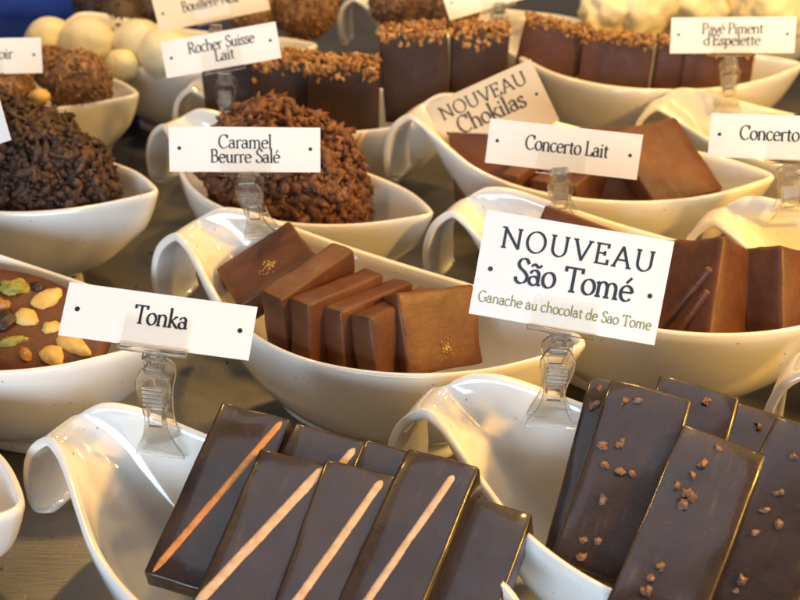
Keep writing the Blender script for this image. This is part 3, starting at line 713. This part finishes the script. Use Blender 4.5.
# ------------------------------------------------------------------ clear plastic clips
def plate(rows, y_of, t, window=None, name='arm'):
    """upright plate: rows of (z, half width); an inner window is left open between two z levels"""
    V = []; Fc = []
    for (z, hw) in rows:
        iw = min(hw*.58, .0042)
        for x in (-hw, -iw, iw, hw):
            V.append((x, y_of(z) - t/2, z)); V.append((x, y_of(z) + t/2, z))
    n = len(rows)
    def v(i, k, s): return i*8 + k*2 + s
    cells = [[not (window and k == 1 and window[0] <= rows[i][0] and rows[i+1][0] <= window[1]) for k in range(3)] for i in range(n-1)]
    for i in range(n-1):
        for k in range(3):
            if not cells[i][k]: continue
            Fc.append((v(i,k,0), v(i,k+1,0), v(i+1,k+1,0), v(i+1,k,0))); Fc.append((v(i,k,1), v(i+1,k,1), v(i+1,k+1,1), v(i,k+1,1)))
            if k == 0 or not cells[i][k-1]: Fc.append((v(i,k,0), v(i+1,k,0), v(i+1,k,1), v(i,k,1)))
            if k == 2 or not cells[i][k+1]: Fc.append((v(i,k+1,0), v(i,k+1,1), v(i+1,k+1,1), v(i+1,k+1,0)))
            if i == 0 or not cells[i-1][k]: Fc.append((v(i,k,0), v(i,k,1), v(i,k+1,1), v(i,k+1,0)))
            if i == n-2 or not cells[i+1][k]: Fc.append((v(i+1,k,0), v(i+1,k+1,0), v(i+1,k+1,1), v(i+1,k,1)))
    me = new_mesh(name, V, Fc, M['clear'])
    bm = bmesh.new(); bm.from_mesh(me); bmesh.ops.recalc_face_normals(bm, faces=bm.faces); bm.to_mesh(me); bm.free()
    me = bake(me, [('BEVEL', dict(width=.00035, segments=2, limit_method='ANGLE'))], False); me.name = name
    me.materials.clear(); me.materials.append(M['clear']); return me
def boxes_mesh(name, items, bev=.0003):
    bm = bmesh.new()
    for (c, d) in items:
        r = bmesh.ops.create_cube(bm, size=1)
        for q in r['verts']: q.co = Vector((q.co.x*d[0] + c[0], q.co.y*d[1] + c[1], q.co.z*d[2] + c[2]))
    me = bpy.data.meshes.new(name); bm.to_mesh(me); bm.free()
    me = bake(me, [('BEVEL', dict(width=bev, segments=2))], False); me.name = name; me.materials.clear(); me.materials.append(M['clear']); return me
def rod_mesh(name, r, l):
    K = 14; V = []; Fc = []
    for s in (-1, 1):
        for k in range(K): V.append((s*l/2, r*math.cos(2*math.pi*k/K), r*math.sin(2*math.pi*k/K)))
    for k in range(K): Fc.append((k, (k+1) % K, K+(k+1) % K, K+k))
    Fc.append(tuple(range(K))[::-1]); Fc.append(tuple(range(K, 2*K)))
    return new_mesh(name, V, Fc, M['clear'], False)
ARM_ROWS = [(-.0165,.0112),(-.012,.0100),(-.007,.0078),(-.002,.0060),(.003,.0050),(.0075,.0047),(.012,.0052),(.0165,.0064),(.021,.0074),(.0255,.0074),(.029,.0060),(.0315,.0042)]
CLIP_FRONT = plate(ARM_ROWS, lambda z: -.0034 - .0022*math.sin((z+.0165)/.048*math.pi), .0015, (.0029, .0121), 'front_arm')
CLIP_BACK = plate([(z, hw*.92) for z, hw in ARM_ROWS], lambda z: .0034 + .0050*math.sin(max(0, z+.004)/.036*math.pi*.95), .0015, (.0119, .0171), 'rear_arm')
CLIP_RIBS = boxes_mesh('rib', [((0, -.0068, .0155 + k*.0022), (.0090, .0010, .0009)) for k in range(5)], .0002)
CLIP_CORE = boxes_mesh('spring_block', [((-.0034, 0, .010), (.0010, .0085, .0075)), ((.0034, 0, .010), (.0010, .0085, .0075)), ((0, .0, .0148), (.0062, .0085, .0012)), ((0, 0, .0295), (.0075, .0062, .0035))])
CLIP_ROD = rod_mesh('spring_rod', .0022, .0062)
CLIP_NECK = boxes_mesh('neck', [((-.0022, 0, .0330), (.0016, .0030, .0050)), ((.0022, 0, .0330), (.0016, .0030, .0050)), ((0, 0, .0352), (.0090, .0036, .0020))])
CLIP_PLATE = boxes_mesh('holder', [((0, -.0012, .0062), (.0270, .0010, .0124)), ((0, .0012, .0050), (.0250, .0010, .0100))])
CLIP_BAR = boxes_mesh('hinge_bar', [((0, .0, -.0012), (.0285, .0046, .0022))])
CLIP_PLATE.materials[0] = M['clear_thin']
def clip(bkey, foot, card_obj, card_h, label, yaw, sx=0):
    root = link('sign_clip', None); root.location = foot; root.rotation_euler = (0, 0, rad(yaw))
    tag(root, label, 'sign clip', 'clear plastic sign clips')
    bpy.context.view_layer.update()
    # holder: follows the card
    R3 = card_obj.rotation_euler.to_matrix()
    base = Vector(card_obj.location) + R3 @ Vector((sx, 0, -card_h/2 - .0012))
    inv = root.matrix_basis.inverted()
    lb = inv @ base
    s = max(.85, min(1.25, lb.z/.0375))
    kid = {}
    for nm, me, par in (('front_arm', CLIP_FRONT, None), ('rear_arm', CLIP_BACK, None), ('spring_block', CLIP_CORE, None), ('neck', CLIP_NECK, None),
                        ('rib', CLIP_RIBS, 'front_arm'), ('spring_rod', CLIP_ROD, 'spring_block')):
        c = kid[nm] = link(nm, me, kid[par] if par else root)
        if not par: c.scale = (1, 1, s)
    kid['spring_rod'].location = (0, 0, .0075)
    hd = link('holder', CLIP_PLATE, root); hd.location = lb + inv.to_3x3() @ (R3 @ Vector((0, 0, .0012)))
    hd.rotation_euler = (inv.to_3x3() @ R3).to_euler()
    hb = link('hinge_bar', CLIP_BAR, root); hb.location = hd.location; hb.rotation_euler = hd.rotation_euler
    # arms lean so that the neck meets the holder
    lean_y = math.atan2(lb.x, lb.z); lean_x = -math.atan2(lb.y, lb.z)
    for c in root.children:
        if c.name.split('.')[0] not in ('holder', 'hinge_bar'):
            c.rotation_euler = (lean_x, lean_y, 0)
    return root
W, Hc = .0800, .0242
c = card('Tonka', (-.0994,.3578,.1373), (-48,6.5,-4), .0785, .0228, [('Tonka', .001, -.0020, .0108, .0225)], 'white card reading Tonka held above the curled-lip bowl of striped bars')
clip('A', (-.1046,.3548,.0863), c, .0228, 'clear clip holding the Tonka card', -4)
c = card('Caramel', (-.0843,.5246,.1371), (-23.8,3.2,5.9), .0816, .0243, [('Caramel', .0, .0008, .0100, .0290), ('Beurre Salé', .0, -.0070, .0100, .0375)], 'white card reading Caramel Beurre Salé before the reddish brown flakes')
clip('B', (-.0810,.5250,.0958), c, .0243, 'clear clip holding the Caramel card', -2)
c = card('Sao', (.0710,.3711,.1501), (-27.8,7.4,-6.5), .0784, .0439, [('NOUVEAU', .0010, .0078, .0120, .0640), ('São Tomé', .0015, -.0057, .0142, .0500)], 'large white card reading Nouveau São Tomé with an olive third line', dots=True, dot_x=.0335, dot_z=-.0020,
         extra=[('Ganache au chocolat de Sao Tome', .0, -.0160, .0063, .0730)])
clip('C', (.0675,.3666,.0915), c, .0439, 'clear clip holding the large São Tomé card', -6)
c = card('Lait', (.0923,.5451,.1280), (-24.1,2.2,-10.4), .0859, .0252, [('Concerto Lait', .0020, -.0022, .0112, .0470)], 'white card reading Concerto Lait')
clip('E', (.0952,.5507,.0904), c, .0252, 'clear clip holding the Concerto Lait card', -8)
c = card('Concerto', (.2168,.5426,.1360), (-28.9,-5.4,-17.8), .0838, .0247, [('Concerto', -.0095, -.0018, .0110, .0320)], 'white card reading Concerto with no second word')
clip('N', (.2265,.5455,.0936), c, .0247, 'clear clip holding the card that reads Concerto alone', -10, .0035)
c = card('Rocher', (-.1209,.6862,.1355), (-28.7,-9.9,1.3), .0797, .0244, [('Rocher Suisse', .001, .0012, .0105, .0460), ('Lait', .002, -.0068, .0105, .0135)], 'white card reading Rocher Suisse Lait, tilted up to one side')
clip('G', (-.1201,.6841,.0880), c, .0244, 'clear clip holding the Rocher Suisse card', 0)
c = card('Pave', (.2368,.7302,.1308), (-27.0,-4.2,-11.2), .0853, .0252, [('Pavé Piment', .0, .0012, .0105, .0420), ("d'Espelette", .0, -.0070, .0105, .0390)], "white card reading Pavé Piment d'Espelette")
clip('Q', (.2417,.7329,.0851), c, .0252, 'clear clip holding the Pavé Piment card', -8)
c = card('Bouillere', (-.1414,.7808,.1370), (-14,-9,8.0), .0845, .0240, [('Bouillère Noir', .0, -.0015, .0110, .0440)], 'cream card reading Bouillère Noir, tilted behind the Rocher Suisse card', 'card_cream', ink='ink_grey')
clip('H', (-.1438,.7813,.0872), c, .0240, 'clear clip holding the cream Bouillère card', 4)
c = card('Blank', (.0771,.8572,.1243), (-35.7,-12.6,11.9), .0842, .0258, [], 'tilted white card without wording clipped above the reddish milk bars')
clip('L', (.0810,.8598,.0880), c, .0258, 'clear clip holding the tilted card over the milk bars bowl', 4)
card('Chokilas', (.0621,.6671,.0976), (-3.2,-28.6,-8.7), .0794, .0467, [('NOUVEAU', .0, .0095, .0130, .0640), ('Chokilas', .0, -.0045, .0170, .0500)], 'cream card reading Nouveau Chokilas, propped at a slant behind a slab', 'card_cream', dots=True, dot_x=.0335, dot_z=.000, ink='ink_grey')
c = card('Noir', (-.3009,.7319,.1146), (-29.5,1.5,6.9), .0818, .0255, [('Noir', .012, -.0020, .0105, .0180)], 'white card with short blurred wording by the crumb-coated truffles')
clip('I', (-.3030,.7330,.0760), c, .0255, 'clear clip holding the card by the crumb-coated truffles', 6)
c = card('Corner', (-0.2555,0.5448,0.1345), (-27,-20,-6), .0800, .0243, [], 'white card of which one corner shows before the dark flakes')
clip('D', (-0.2715,0.5280,0.0850), c, .0243, 'clear clip on the nut disc bowl holding a tilted card', -4)

# ------------------------------------------------------------------ blue box behind
def box_thing():
    root = link('blue_box', None); root.location = (-.36, 1.05, 0); root.rotation_euler = (0, 0, rad(-6))
    tag(root, 'deep blue cardboard box standing behind the pale truffles', 'box')
    def slabm(name, d, z, mat):
        v, f = rounded_box(d, .0015, (4, 4, 4), .0003, 3)
        o = link(name, new_mesh(name, v, f, M[mat]), root); o.location = (0, 0, z); return o
    slabm('base', (.32, .12, .075), .0375, 'blue'); slabm('lid', (.326, .126, .030), .0755, 'blue')
    return root
box_thing()

# ------------------------------------------------------------------ loose crumbs on the counter and in the bare bowl ends
rn = random.Random(31); v_, f_ = [], []
for k in range(170):
    x, y = rn.uniform(-.32, .32), rn.uniform(.30, .95); s = rn.uniform(.0003, .0010)
    lump(v_, f_, (x, y, s*.5), rand_rot(rn), (s, s*.8, s*.6), rn, .8)
tag(link('crumbs', new_mesh('crumbs', v_, f_, M['nib'], False)), 'tiny chocolate crumbs strewn over the metal counter', 'crumbs', kind='stuff')
